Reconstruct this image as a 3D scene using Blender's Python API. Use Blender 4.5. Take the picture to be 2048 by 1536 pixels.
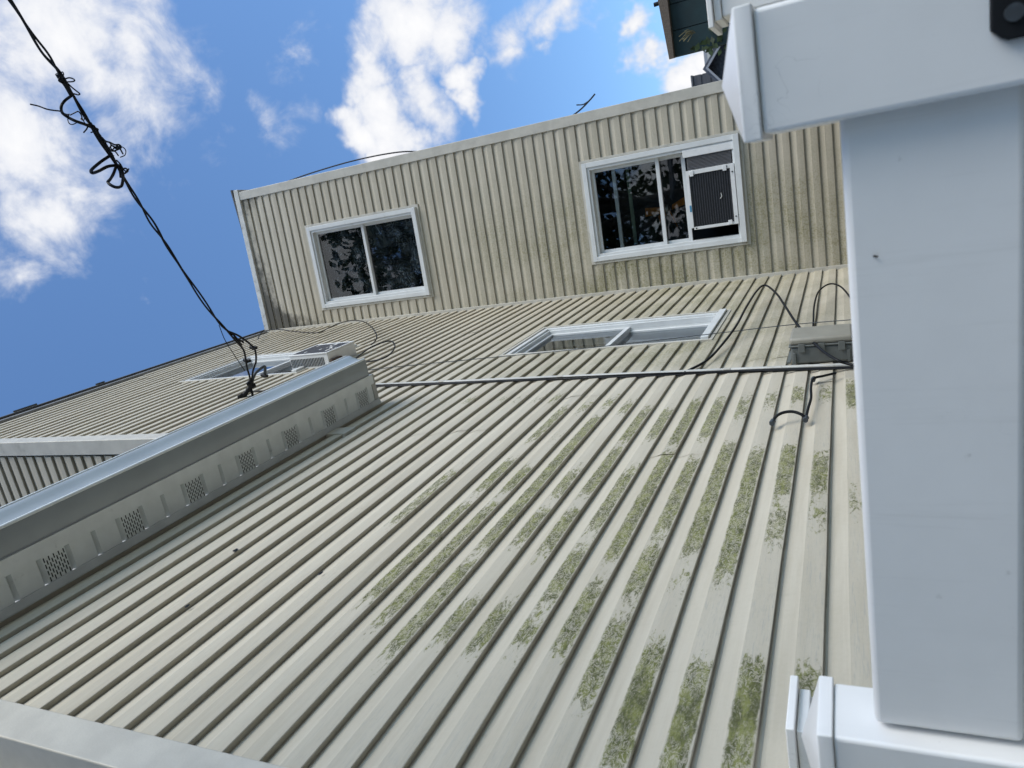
import bpy, math, random
from mathutils import Vector, Matrix
random.seed(7)
S = bpy.context.scene
for o in list(bpy.data.objects): bpy.data.objects.remove(o)

# ------------------------------------------------------------------ camera
EYE = 1.65                      # camera height above the ground
FPX = 1420.0                    # focal length in pixels of the 2048 px wide photograph
def _n(v): return v.normalized()
_Z = _n(Vector((-172, -2940, 1420))); _Y = _n(Vector((491, 657, 1420)))
_Y = _n(_Y - _Z * _Y.dot(_Z)); _X = _Y.cross(_Z)
RW = Matrix((_X, _Y, _Z))       # lens axes (right, down, forward) -> place axes
fwd = RW @ Vector((0, 0, 1)); right = RW @ Vector((1, 0, 0)); up = RW @ Vector((0, -1, 0))
# the phone was held on its side: picture right = down in the place, picture up = right in the place
ir, iu = -up, right
cd = bpy.data.cameras.new('camera'); cam = bpy.data.objects.new('camera', cd); S.collection.objects.link(cam)
M = Matrix(((ir.x, iu.x, -fwd.x, 0), (ir.y, iu.y, -fwd.y, 0), (ir.z, iu.z, -fwd.z, EYE), (0, 0, 0, 1)))
cam.matrix_world = M
cd.sensor_width = 36; cd.lens = 36 * FPX / 2048; cd.clip_start = 0.02; cd.clip_end = 2000
cd.dof.use_dof = True; cd.dof.focus_distance = 3.6; cd.dof.aperture_fstop = 6.5
S.camera = cam

# ------------------------------------------------------------------ sky, sun, exposure
S.view_settings.view_transform = 'Standard'; S.view_settings.look = 'None'
S.view_settings.exposure = 0.22; S.view_settings.gamma = 1
SUN_TO = Vector((0.66, -0.24, 0.64)).normalized()
W = bpy.data.worlds.new('World'); S.world = W; W.use_nodes = True
nt = W.node_tree; nt.nodes.clear()
def N(t, nt=nt, **k):
    n = nt.nodes.new(t)
    for a, b in k.items(): setattr(n, a, b)
    return n
def L(a, b, nt=nt): nt.links.new(a, b)
def math_node(nt, op, a, b=None, c=None, clamp=False):
    n = nt.nodes.new('ShaderNodeMath'); n.operation = op; n.use_clamp = clamp
    for i, v in enumerate((a, b, c)):
        if v is None: continue
        if isinstance(v, (int, float)): n.inputs[i].default_value = v
        else: nt.links.new(v, n.inputs[i])
    return n.outputs[0]
def maprange(nt, v, a, b, c=0.0, d=1.0, smooth=True):
    n = nt.nodes.new('ShaderNodeMapRange'); n.interpolation_type = 'SMOOTHSTEP' if smooth else 'LINEAR'
    nt.links.new(v, n.inputs[0])
    for i, x in enumerate((a, b, c, d)): n.inputs[1 + i].default_value = x
    return n.outputs[0]
def noise(nt, vec, scale, detail=4, rough=.55, dist=0, w=None):
    n = nt.nodes.new('ShaderNodeTexNoise')
    if w is not None: n.noise_dimensions = '4D'; n.inputs['W'].default_value = w
    n.inputs['Scale'].default_value = scale; n.inputs['Detail'].default_value = detail
    n.inputs['Roughness'].default_value = rough; n.inputs['Distortion'].default_value = dist
    if vec is not None: nt.links.new(vec, n.inputs['Vector'])
    return n.outputs[0]
def mix(nt, f, a, b):
    n = nt.nodes.new('ShaderNodeMix'); n.data_type = 'RGBA'
    if isinstance(f, (int, float)): n.inputs[0].default_value = f
    else: nt.links.new(f, n.inputs[0])
    for i, v in ((6, a), (7, b)):
        if isinstance(v, (tuple, list)): n.inputs[i].default_value = (*v[:3], 1)
        else: nt.links.new(v, n.inputs[i])
    return n.outputs[2]
def ray(x, y):
    return (RW @ Vector((768 - y, x - 1024, FPX))).normalized()

sky = N('ShaderNodeTexSky'); sky.sky_type = 'NISHITA'; sky.sun_disc = False
sky.sun_elevation = math.asin(SUN_TO.z); sky.sun_rotation = math.atan2(SUN_TO.x, SUN_TO.y)
sky.altitude = 50; sky.air_density = 1.0; sky.dust_density = 0.6; sky.ozone_density = 2.0
SKY_K = 0.162
sk = N('ShaderNodeVectorMath', operation='MULTIPLY'); L(sky.outputs[0], sk.inputs[0]); sk.inputs[1].default_value = (SKY_K * .84, SKY_K * 1.05, SKY_K * 1.22)
tc = N('ShaderNodeTexCoord'); DIR = tc.outputs['Generated']
def warp(vec, scale, amt, det):
    n = N('ShaderNodeTexNoise'); n.inputs['Scale'].default_value = scale; n.inputs['Detail'].default_value = det; n.inputs['Roughness'].default_value = .6; L(vec, n.inputs['Vector'])
    m = N('ShaderNodeVectorMath', operation='MULTIPLY_ADD'); L(n.outputs['Color'], m.inputs[0]); m.inputs[1].default_value = (amt, amt, amt); m.inputs[2].default_value = (-amt / 2,) * 3
    a = N('ShaderNodeVectorMath', operation='ADD'); L(m.outputs[0], a.inputs[0]); L(vec, a.inputs[1]); return a.outputs[0]
DIRW = warp(DIR, 5.5, .20, 5)
dens = None
BLOBS = [  # cloud masses: place in the sky (by direction), angular size, thickness
 (110, 60, 400, .80), (40, 240, 320, .80), (240, 190, 260, .74), (60, 430, 230, .72), (20, 570, 120, .70), (310, 90, 230, .72), (200, 390, 140, .5), (250, 330, 150, .5),
 (800, 30, 210, 1.1), (745, 150, 130, 1.15), (770, 230, 130, 1.1), (700, 255, 95, 1.15), (860, 190, 130, .9), (930, 50, 170, .85), (740, 300, 75, 1.05),
 (975, 150, 75, 1.0), (962, 195, 60, 1.0), (1050, 60, 130, .72), (1150, 20, 120, .85), (1065, 105, 90, .66), (1140, 90, 60, .6),
 (1300, 95, 85, 1.2), (1290, 60, 70, 1.2), (1385, 150, 95, 1.15), (1420, 110, 80, 1.1),
 (590, 85, 110, .50), (620, 120, 80, .48), (560, 235, 110, .50), (420, 285, 110, .46), (270, 590, 70, .46), (240, 470, 130, .48)]
for x, y, r, w in BLOBS:
    c = ray(x, y)
    d = N('ShaderNodeVectorMath', operation='DISTANCE'); L(DIRW, d.inputs[0]); d.inputs[1].default_value = c
    cosang = c.dot(fwd)
    v = maprange(nt, d.outputs['Value'], 0, r / FPX * cosang ** 1.6, w, 0, smooth=False)
    dens = v if dens is None else math_node(nt, 'MAXIMUM', dens, v)
# the sky outside the photograph goes on with the same broken cloud
g = maprange(nt, noise(nt, DIR, 2.4, 3, w=None), .50, .66, 0, .95)
fd = N('ShaderNodeVectorMath', operation='DISTANCE'); L(DIR, fd.inputs[0]); fd.inputs[1].default_value = ray(900, 420)
g = math_node(nt, 'MULTIPLY', g, maprange(nt, fd.outputs['Value'], .62, .85))
dens = math_node(nt, 'MAXIMUM', dens, g)
n1 = noise(nt, DIR, 13, 6, .62, .3)
cd_ = math_node(nt, 'ADD', dens, math_node(nt, 'MULTIPLY_ADD', n1, 1.1, -.55))
alpha = maprange(nt, cd_, .20, .70)
lit = maprange(nt, math_node(nt, 'ADD', math_node(nt, 'MULTIPLY', dens, .75), math_node(nt, 'MULTIPLY', n1, 1.0)), .62, 1.30)
ccol = mix(nt, lit, (.58, .62, .72), (.86, .86, .87))
wcol = mix(nt, alpha, sk.outputs[0], ccol)
bg = N('ShaderNodeBackground'); L(wcol, bg.inputs[0]); bg.inputs[1].default_value = 1.0
wo = N('ShaderNodeOutputWorld'); L(bg.outputs[0], wo.inputs[0])

sl = bpy.data.lights.new('sun', 'SUN'); sl.energy = 2.8; sl.angle = math.radians(40); sl.color = (1, .94, .84)
so = bpy.data.objects.new('sun', sl); S.collection.objects.link(so)
so.rotation_euler = SUN_TO.to_track_quat('Z', 'Y').to_euler(); so.location = (6, 2, 12)

# ------------------------------------------------------------------ materials
MATS = {}
def mat(name, col, rough=.5, spec=.5, var=0, vscale=20, bump=0, bscale=200, metallic=0, stretch=None, dirt=None, dscale=6, dlo=.58, dhi=.75):
    if name in MATS: return MATS[name]
    m = bpy.data.materials.new(name); m.use_nodes = True; t = m.node_tree
    p = t.nodes['Principled BSDF']
    p.inputs['Roughness'].default_value = rough; p.inputs['Metallic'].default_value = metallic
    p.inputs['Specular IOR Level'].default_value = spec
    geo = t.nodes.new('ShaderNodeNewGeometry'); pos = geo.outputs['Position']
    if stretch:
        mp = t.nodes.new('ShaderNodeVectorMath'); mp.operation = 'MULTIPLY'; t.links.new(pos, mp.inputs[0]); mp.inputs[1].default_value = stretch; pos = mp.outputs[0]
    c = None
    if var:
        f = maprange(t, noise(t, pos, vscale, 5), .3, .7, 0, 1)
        c = mix(t, f, tuple(x * (1 - var) for x in col), tuple(min(1, x * (1 + var)) for x in col))
    if dirt:
        f = maprange(t, noise(t, pos, dscale, 8, .65), dlo, dhi, 0, .8)
        c = mix(t, f, c if c is not None else col, dirt)
    if c is None: p.inputs['Base Color'].default_value = (*col, 1)
    else: t.links.new(c, p.inputs['Base Color'])
    if bump:
        b = t.nodes.new('ShaderNodeBump'); b.inputs['Strength'].default_value = bump; b.inputs['Distance'].default_value = .002
        t.links.new(noise(t, pos, bscale, 4), b.inputs['Height']); t.links.new(b.outputs[0], p.inputs['Normal'])
    MATS[name] = m; return m

def siding_material(name, green):
    m = bpy.data.materials.new(name); m.use_nodes = True; t = m.node_tree
    p = t.nodes['Principled BSDF']; p.inputs['Roughness'].default_value = .6; p.inputs['Specular IOR Level'].default_value = .25
    su = t.nodes.new('ShaderNodeAttribute'); su.attribute_name = 'su'
    al = t.nodes.new('ShaderNodeAttribute'); al.attribute_name = 'algae'
    oi = t.nodes.new('ShaderNodeObjectInfo')
    sep = t.nodes.new('ShaderNodeSeparateXYZ'); t.links.new(su.outputs['Vector'], sep.inputs[0])
    off = math_node(t, 'MULTIPLY', oi.outputs['Random'], 37.0)
    def coord(kx, ky):
        c = t.nodes.new('ShaderNodeCombineXYZ')
        t.links.new(math_node(t, 'MULTIPLY', sep.outputs[0], kx), c.inputs[0])
        t.links.new(math_node(t, 'MULTIPLY', sep.outputs[1], ky), c.inputs[1])
        t.links.new(off, c.inputs[2]); return c.outputs[0]
    geo = t.nodes.new('ShaderNodeNewGeometry'); pos = geo.outputs['Position']
    sp = t.nodes.new('ShaderNodeSeparateXYZ'); t.links.new(pos, sp.inputs[0])
    # colour: chalky beige with per-board and streaky variation
    base = mix(t, oi.outputs['Random'], (.445, .405, .322), (.505, .465, .378))
    chalk = maprange(t, noise(t, coord(2.2, 30), 1.0, 3, .65), .35, .7, 0, .5)
    base = mix(t, chalk, base, (.555, .518, .43))
    # fine wood grain printed/embossed along the board
    grain = noise(t, coord(9, 330), 1.0, 3, .6, .6)
    grain2 = noise(t, coord(13, 250), 1.0, 3, .65, 1.4)
    worn = maprange(t, noise(t, pos, 1.3, 3), .36, .60, .25, 1)
    gl = maprange(t, grain2, .52, .66, 0, .5)
    face = maprange(t, sep.outputs[1], .056, .061, 1, 0)
    base = mix(t, math_node(t, 'MULTIPLY', math_node(t, 'MULTIPLY', gl, worn), face), base, (.33, .33, .31))
    # thin patchy grey dirt film, also painting the faces shadier than the coves
    film = math_node(t, 'MULTIPLY', maprange(t, noise(t, coord(1.2, 12), 1.0, 5, .7), .48, .74, 0, .20), face)
    base = mix(t, film, base, (.36, .35, .30))
    # drips below the laps
    drip = math_node(t, 'MULTIPLY', maprange(t, noise(t, coord(42, 3), 1.0, 4, .7), .58, .75, 0, .35), maprange(t, sep.outputs[1], .055, .1, 0, 1))
    base = mix(t, drip, base, (.40, .37, .29))
    # damp green-brown speckle, on the shaded low courtyard walls (attribute 'damp')
    dm = t.nodes.new('ShaderNodeAttribute'); dm.attribute_name = 'damp'
    spk = maprange(t, noise(t, pos, 70, 3, .7), .44, .62)
    big = maprange(t, noise(t, pos, 2.6, 4, .65), .30, .72, .3, 1)
    dmp = math_node(t, 'MULTIPLY', math_node(t, 'MULTIPLY', dm.outputs['Fac'], big), math_node(t, 'MULTIPLY_ADD', spk, .55, .42), clamp=True)
    base = mix(t, dmp, base, (.185, .175, .085))
    # black mildew (attribute 'soot')
    st = t.nodes.new('ShaderNodeAttribute'); st.attribute_name = 'soot'
    sm = math_node(t, 'ADD', st.outputs['Fac'], math_node(t, 'MULTIPLY_ADD', noise(t, pos, 9, 5, .75), 1.3, -.65))
    base = mix(t, maprange(t, sm, .42, .95, 0, .85), base, (.045, .045, .04))
    am = None
    if green:
     # green algae patches with pale crackle veins (attribute 'algae' gives where they grow)
     ragged = noise(t, coord(26, 60), 1.0, 6, .72, .6)
     fine = noise(t, coord(120, 210), 1.0, 4, .7)
     vein = math_node(t, 'ABSOLUTE', math_node(t, 'SUBTRACT', noise(t, coord(27, 46), 1.0, 3, .65, 2.2), .5))
     vein = maprange(t, vein, .010, .060)
     a1 = math_node(t, 'ADD', al.outputs['Fac'], math_node(t, 'MULTIPLY_ADD', ragged, 1.8, -.90))
     am = maprange(t, a1, .34, .56)
     yj = math_node(t, 'ADD', sep.outputs[1], math_node(t, 'MULTIPLY_ADD', ragged, .024, -.012))
     fband = math_node(t, 'MULTIPLY', maprange(t, yj, .053, .060, 1, 0), maprange(t, yj, .001, .008, 0, 1))
     am = math_node(t, 'MULTIPLY', am, fband)
     keep = math_node(t, 'MAXIMUM', vein, maprange(t, a1, .85, 1.25))
     am = math_node(t, 'MULTIPLY', am, math_node(t, 'MULTIPLY', math_node(t, 'MULTIPLY_ADD', keep, .68, .32), maprange(t, fine, .30, .55, .72, 1)))
     acol = mix(t, maprange(t, noise(t, coord(18, 40), 1.0, 5, .7), .38, .66), (.048, .058, .010), (.175, .190, .045))
     base = mix(t, math_node(t, 'MULTIPLY', am, .92), base, acol)
    t.links.new(base, p.inputs['Base Color'])
    b = t.nodes.new('ShaderNodeBump'); b.inputs['Strength'].default_value = .35; b.inputs['Distance'].default_value = .0015
    h = math_node(t, 'ADD', grain, math_node(t, 'MULTIPLY', am, .8)) if green else grain
    t.links.new(h, b.inputs['Height'])
    t.links.new(b.outputs[0], p.inputs['Normal'])
    if green: t.links.new(maprange(t, am, 0, 1, .6, .95), p.inputs['Roughness'])
    return m
SIDING = siding_material('vinyl siding', False); SIDING_G = siding_material('vinyl siding with algae', True)
TRIM = mat('beige trim', (.50, .48, .42), .45, var=.08, vscale=9, bump=.25, bscale=160, dirt=(.25, .24, .19), dscale=5, dlo=.56, dhi=.8)
WHITE = mat('white window vinyl', (.64, .66, .66), .35, var=.04, vscale=8, dirt=(.40, .40, .37), dscale=7, dlo=.58, dhi=.85)
FENCE = mat('white fence vinyl', (.85, .845, .83), .34, var=.035, vscale=4, dirt=(.48, .47, .45), dscale=30, dlo=.66, dhi=.80, bump=.04, bscale=60)
ALU = mat('painted aluminium gutter', (.34, .375, .385), .22, var=.05, vscale=5, dirt=(.27, .28, .27), dscale=9, dlo=.60, dhi=.85)
SOFF = mat('grey soffit vinyl', (.74, .77, .75), .45, var=.05, vscale=12, dirt=(.25, .25, .23), dscale=14, dlo=.62, dhi=.85)
DARK = mat('dark opening', (.015, .016, .018), .8)
BLACK = mat('black cable sheath', (.006, .007, .009), .55, spec=.25, var=.2, vscale=30)
CABG = mat('weathered cable', (.045, .055, .065), .55, var=.25, vscale=40)
BOXG = mat('grey plastic enclosure', (.115, .125, .12), .5, var=.06, vscale=20)
BOXL = mat('tan-grey enclosure lid', (.27, .26, .22), .45, var=.06, vscale=15)
METAL = mat('dull metal', (.30, .30, .29), .4, metallic=.7)
ROOFM = mat('roof felt edge', (.10, .105, .11), .7, var=.25, vscale=12, bump=.4, bscale=60)
PLAST = mat('white appliance plastic', (.70, .71, .71), .4, var=.04, vscale=18, dirt=(.38, .34, .28), dscale=12, dlo=.6, dhi=.85)
FIN = mat('condenser fins', (.045, .045, .052), .45, metallic=.3, var=.2, vscale=50)
RUST = mat('rusty brown foam', (.075, .045, .03), .9, var=.3, vscale=40, bump=.6, bscale=90)
BRWN = mat('weathered brown wood', (.13, .105, .085), .85, var=.35, vscale=30, stretch=(8, 1, 8), bump=.5, bscale=60)
GREEN = mat('dark green painted boards', (.006, .028, .034), .7, var=.3, vscale=6, dirt=(.02, .035, .02), dscale=9)
def streaks(m):
    t = m.node_tree; p = t.nodes['Principled BSDF']; src = p.inputs['Base Color'].links[0].from_socket
    geo = t.nodes.new('ShaderNodeNewGeometry'); mp = t.nodes.new('ShaderNodeVectorMath'); mp.operation = 'MULTIPLY'; t.links.new(geo.outputs['Position'], mp.inputs[0]); mp.inputs[1].default_value = (46, 46, 2.2)
    f = maprange(t, noise(t, mp.outputs[0], 1.0, 5, .7), .54, .80, 0, .18)
    a = mix(t, f, src, (.46, .45, .42))
    sc = math_node(t, 'ABSOLUTE', math_node(t, 'SUBTRACT', noise(t, geo.outputs['Position'], 11, 2, .5, 2.5), .5))
    sc = math_node(t, 'MULTIPLY', maprange(t, sc, .0, .006, 1, 0), maprange(t, noise(t, geo.outputs['Position'], 6, 2), .60, .68, 0, .5))
    t.links.new(mix(t, sc, a, (.25, .25, .25)), p.inputs['Base Color'])
streaks(FENCE)
LEAF = mat('ivy leaf', (.035, .06, .02), .6, var=.5, vscale=30)
TWIG = mat('dry twig', (.20, .18, .10), .8, var=.2)

def glass_material():
    m = bpy.data.materials.new('window glass'); m.use_nodes = True; t = m.node_tree; t.nodes.clear()
    o = t.nodes.new('ShaderNodeOutputMaterial'); mx = t.nodes.new('ShaderNodeMixShader')
    tr = t.nodes.new('ShaderNodeBsdfTransparent'); tr.inputs[0].default_value = (.82, .86, .85, 1)
    gl = t.nodes.new('ShaderNodeBsdfGlossy'); gl.inputs['Roughness'].default_value = .01; gl.inputs[0].default_value = (.9, .95, 1, 1)
    fr = t.nodes.new('ShaderNodeFresnel'); fr.inputs[0].default_value = 1.55
    f = math_node(t, 'MULTIPLY_ADD', fr.outputs[0], 1.2, .01, clamp=True)
    geo = t.nodes.new('ShaderNodeNewGeometry')
    b = t.nodes.new('ShaderNodeBump'); b.inputs['Strength'].default_value = .05; b.inputs['Distance'].default_value = .01
    t.links.new(noise(t, geo.outputs['Position'], 4, 2), b.inputs['Height']); t.links.new(b.outputs[0], gl.inputs['Normal'])
    t.links.new(f, mx.inputs[0]); t.links.new(tr.outputs[0], mx.inputs[1]); t.links.new(gl.outputs[0], mx.inputs[2]); t.links.new(mx.outputs[0], o.inputs[0])
    return m
GLASS = glass_material()
def film_material():
    m = bpy.data.materials.new('crinkled plastic film'); m.use_nodes = True; t = m.node_tree
    p = t.nodes['Principled BSDF']; p.inputs['Roughness'].default_value = .22
    p.inputs['Specular IOR Level'].default_value = .9
    geo = t.nodes.new('ShaderNodeNewGeometry')
    v = t.nodes.new('ShaderNodeVectorMath'); v.operation = 'MULTIPLY'; t.links.new(geo.outputs['Position'], v.inputs[0]); v.inputs[1].default_value = (1, 1, 1)
    w = t.nodes.new('ShaderNodeTexWave'); w.inputs['Scale'].default_value = 7; w.inputs['Distortion'].default_value = 9; w.inputs['Detail'].default_value = 3; w.inputs['Detail Scale'].default_value = .9
    t.links.new(v.outputs[0], w.inputs['Vector'])
    h = math_node(t, 'ADD', math_node(t, 'MULTIPLY', w.outputs[1], maprange(t, noise(t, v.outputs[0], 3.5, 2), .42, .62)), math_node(t, 'MULTIPLY', noise(t, v.outputs[0], 9, 4), .8))
    b = t.nodes.new('ShaderNodeBump'); b.inputs['Strength'].default_value = 1.0; b.inputs['Distance'].default_value = .06
    t.links.new(h, b.inputs['Height']); t.links.new(b.outputs[0], p.inputs['Normal'])
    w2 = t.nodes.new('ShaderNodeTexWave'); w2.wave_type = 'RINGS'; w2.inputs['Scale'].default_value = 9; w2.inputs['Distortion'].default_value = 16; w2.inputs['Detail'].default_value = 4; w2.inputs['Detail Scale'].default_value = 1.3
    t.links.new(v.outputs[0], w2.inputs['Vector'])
    cr = math_node(t, 'MULTIPLY', maprange(t, w2.outputs[1], .80, .97), maprange(t, noise(t, v.outputs[0], 4.5, 3), .44, .60))  # crease lines whitened in the colour, painted stand-in for highlights on the folds
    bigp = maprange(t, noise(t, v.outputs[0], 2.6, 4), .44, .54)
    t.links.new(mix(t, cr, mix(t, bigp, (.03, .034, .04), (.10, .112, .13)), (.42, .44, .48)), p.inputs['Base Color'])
    return m
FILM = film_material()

# ------------------------------------------------------------------ building helpers (all coordinates relative to the eye; raised at the end)
WL = {}
def reg(o, loc): WL[o.name] = Vector(loc)
def empty(name, loc, label=None, cat=None, group=None, parent=None):
    o = bpy.data.objects.new(name, None); S.collection.objects.link(o); o.empty_display_size = .2
    reg(o, loc)
    if parent is not None: o.parent = parent; o.location = Vector(loc) - WL[parent.name]
    else: o.location = loc
    tag(o, label, cat, group); return o
def tag(o, label=None, cat=None, group=None, kind=None):
    if label: o['label'] = label
    if cat: o['category'] = cat
    if group: o['group'] = group
    if kind: o['kind'] = kind
    return o
def mk(name, verts, faces, m, parent=None, smooth=None, attrs=None, origin=None, bevel=0):
    vs = [Vector(v) for v in verts]
    if origin is None:
        lo = Vector((min(v.x for v in vs), min(v.y for v in vs), min(v.z for v in vs))); hi = Vector((max(v.x for v in vs), max(v.y for v in vs), max(v.z for v in vs)))
        origin = Vector(((lo.x + hi.x) / 2, (lo.y + hi.y) / 2, lo.z))
    origin = Vector(origin)
    me = bpy.data.meshes.new(name); me.from_pydata([v - origin for v in vs], [], faces); me.update()
    if smooth:
        me.shade_smooth(); me.set_sharp_from_angle(angle=math.radians(smooth))
    if attrs:
        for k, vals in attrs.items():
            if isinstance(vals[0], (tuple, list)):
                a = me.attributes.new(k, 'FLOAT_VECTOR', 'POINT'); a.data.foreach_set('vector', [x for v in vals for x in v])
            else:
                a = me.attributes.new(k, 'FLOAT', 'POINT'); a.data.foreach_set('value', vals)
    me.materials.append(m)
    o = bpy.data.objects.new(name, me); S.collection.objects.link(o); reg(o, origin)
    if parent is not None: o.parent = parent; o.location = origin - WL[parent.name]
    else: o.location = origin
    if bevel:
        b = o.modifiers.new('bevel', 'BEVEL'); b.width = bevel; b.segments = 3; b.limit_method = 'ANGLE'; b.angle_limit = math.radians(40)
        me.shade_smooth(); me.set_sharp_from_angle(angle=math.radians(80))
    return o
class MB:
    """collects boxes and sheets in a wall frame (s along, t out, z up)"""
    def __init__(self, F=None): self.v = []; self.f = []; self.F = F or (lambda s, t, z: Vector((s, t, z)))
    def quad(self, *ps):
        n = len(self.v); self.v += [self.F(*p) for p in ps]; self.f.append(tuple(range(n, n + len(ps))))
    def box(self, s0, s1, t0, t1, z0, z1):
        n = len(self.v)
        for z in (z0, z1):
            for s, t in ((s0, t0), (s1, t0), (s1, t1), (s0, t1)): self.v.append(self.F(s, t, z))
        self.f += [(n, n+3, n+2, n+1), (n+4, n+5, n+6, n+7), (n, n+1, n+5, n+4), (n+1, n+2, n+6, n+5), (n+2, n+3, n+7, n+6), (n+3, n, n+4, n+7)]
        return self
    def ring(self, s0, s1, z0, z1, w, t0, t1, wt=None, wb=None):
        wt = wt or w; wb = wb or w
        self.box(s0, s1, t0, t1, z0, z0 + wb); self.box(s0, s1, t0, t1, z1 - wt, z1)
        self.box(s0, s0 + w, t0, t1, z0 + wb, z1 - wt); self.box(s1 - w, s1, t0, t1, z0 + wb, z1 - wt); return self
    def prism(self, prof, s0, s1):
        """profile in (t, z), closed, extruded along s"""
        n = len(self.v); k = len(prof)
        for s in (s0, s1):
            for t, z in prof: self.v.append(self.F(s, t, z))
        self.f.append(tuple(range(n, n + k))); self.f.append(tuple(reversed(range(n + k, n + 2 * k))))
        for i in range(k): j = (i + 1) % k; self.f.append((n + i, n + k + i, n + k + j, n + j))
        return self
    def build(self, name, m, parent=None, **kw): return mk(name, self.v, self.f, m, parent, **kw)
def catmull(P, n=8):
    P = [Vector(p) for p in P]; out = []
    Q = [P[0] * 2 - P[1]] + P + [P[-1] * 2 - P[-2]]
    for i in range(1, len(Q) - 2):
        a, b, c, d = Q[i-1:i+3]
        for k in range(n):
            t = k / n
            out.append(.5 * ((2*b) + (c-a)*t + (2*a-5*b+4*c-d)*t*t + (3*b-a-3*c+d)*t**3))
    out.append(P[-1]); return out
def tube_data(pts, r, seg=7):
    v = []; f = []; nprev = None
    for i, p in enumerate(pts):
        d = (pts[min(i+1, len(pts)-1)] - pts[max(i-1, 0)]).normalized()
        if nprev is None:
            nprev = d.cross(Vector((.3, .2, .9))).normalized()
        nx = (nprev - d * nprev.dot(d)).normalized(); nprev = nx; ny = d.cross(nx)
        rr = r[i] if isinstance(r, list) else r
        for k in range(seg):
            a = 2 * math.pi * k / seg; v.append(p + nx * rr * math.cos(a) + ny * rr * math.sin(a))
    for i in range(len(pts) - 1):
        for k in range(seg):
            a = i*seg + k; b = i*seg + (k+1) % seg; f.append((a, b, b + seg, a + seg))
    f.append(tuple(reversed(range(seg)))); f.append(tuple(range((len(pts)-1)*seg, len(pts)*seg)))
    return v, f
def tube(name, P, r, m, parent=None, n=8, seg=7, smooth=True):
    pts = catmull(P, n) if smooth else [Vector(p) for p in P]
    v, f = tube_data(pts, r, seg); return mk(name, v, f, m, parent, smooth=60)
def at_x(x, y, X): r = ray(x, y); return r * (X / r.x)
def at_y(x, y, Yv): r = ray(x, y); return r * (Yv / r.y)
def at_d(x, y, d): return ray(x, y) * d

# ------------------------------------------------------------------ ground
D = 1.115; GZ = -EYE
def gmat():
    m = bpy.data.materials.new('concrete ground'); m.use_nodes = True; t = m.node_tree; p = t.nodes['Principled BSDF']
    g = t.nodes.new('ShaderNodeNewGeometry')
    f = maprange(t, noise(t, g.outputs['Position'], 1.5, 8, .7), .35, .7)
    t.links.new(mix(t, f, (.07, .067, .062), (.11, .105, .10)), p.inputs['Base Color']); p.inputs['Roughness'].default_value = .9
    return m
g = mk('ground', [(-400, -400, GZ), (400, -400, GZ), (400, 400, GZ), (-400, 400, GZ)], [(0, 1, 2, 3)], gmat()); tag(g, kind='structure')

# ------------------------------------------------------------------ the house
H = .1147; ZB = .0958 - 16 * H      # course height, lowest butt line
TOP = 6.90; YC = 6.98               # roof edge height, inner corner
Y_NEAR, Y_UP = .888, 3.10           # ends of the siding: near corner, upper storey corner
Z_EAVE = 2.743
ca = math.radians(3.118); CDIR = Vector((math.cos(ca), math.sin(ca), 0)); CN = Vector((math.sin(ca), -math.cos(ca), 0))
P0 = Vector((-D, YC, 0))
def FW(s, t, z): return Vector((-D + t, s, z))                       # side wall: s = place Y
def FC(s, t, z): return P0 + CDIR * s + CN * t + Vector((0, 0, z))   # courtyard end wall
Y_E = 3.03
def FE(s, t, z): return Vector((-D - s, Y_E - t, z))                  # upper end wall over the lean-to roof
def FN(s, t, z): return Vector((-D - s, .80 - t, z))                  # near end wall
house = empty('house', (-3.2, 4.5, GZ), 'beige vinyl-sided house with grey gutter and white windows wrapping a courtyard corner', 'house')

WIN_SIDE = (4.60, 5.52, .82, 2.37); WIN_SIDE_UP = (4.56, 5.50, 4.30, 5.76)
WIN_C_UP = (.212, 1.245, 4.28, 5.905); WIN_C_LOW = (.332, 1.347, .80, 2.35)

PROF = [(-.008, H + .006), (-.008, H * .985), (-.006, H * .955), (.0008, H * .925), (.0040, H * .80), (.0078, H * .67), (.0112, H * .575), (.0133, H * .53), (.0142, H * .515), (.0170, .005), (.0166, .0015), (.0148, 0.0), (.000, .0025), (-.008, .004)]
def clip(prof, lo, hi):
    out = []
    for i, p in enumerate(prof):
        if i:
            q = prof[i-1]
            for lim in (lo, hi):
                if (q[1] - lim) * (p[1] - lim) < 0:
                    k = (lim - q[1]) / (p[1] - q[1]); out.append((q[0] + (p[0]-q[0]) * k, lim))
        if lo <= p[1] <= hi: out.append(p)
    return out
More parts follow.
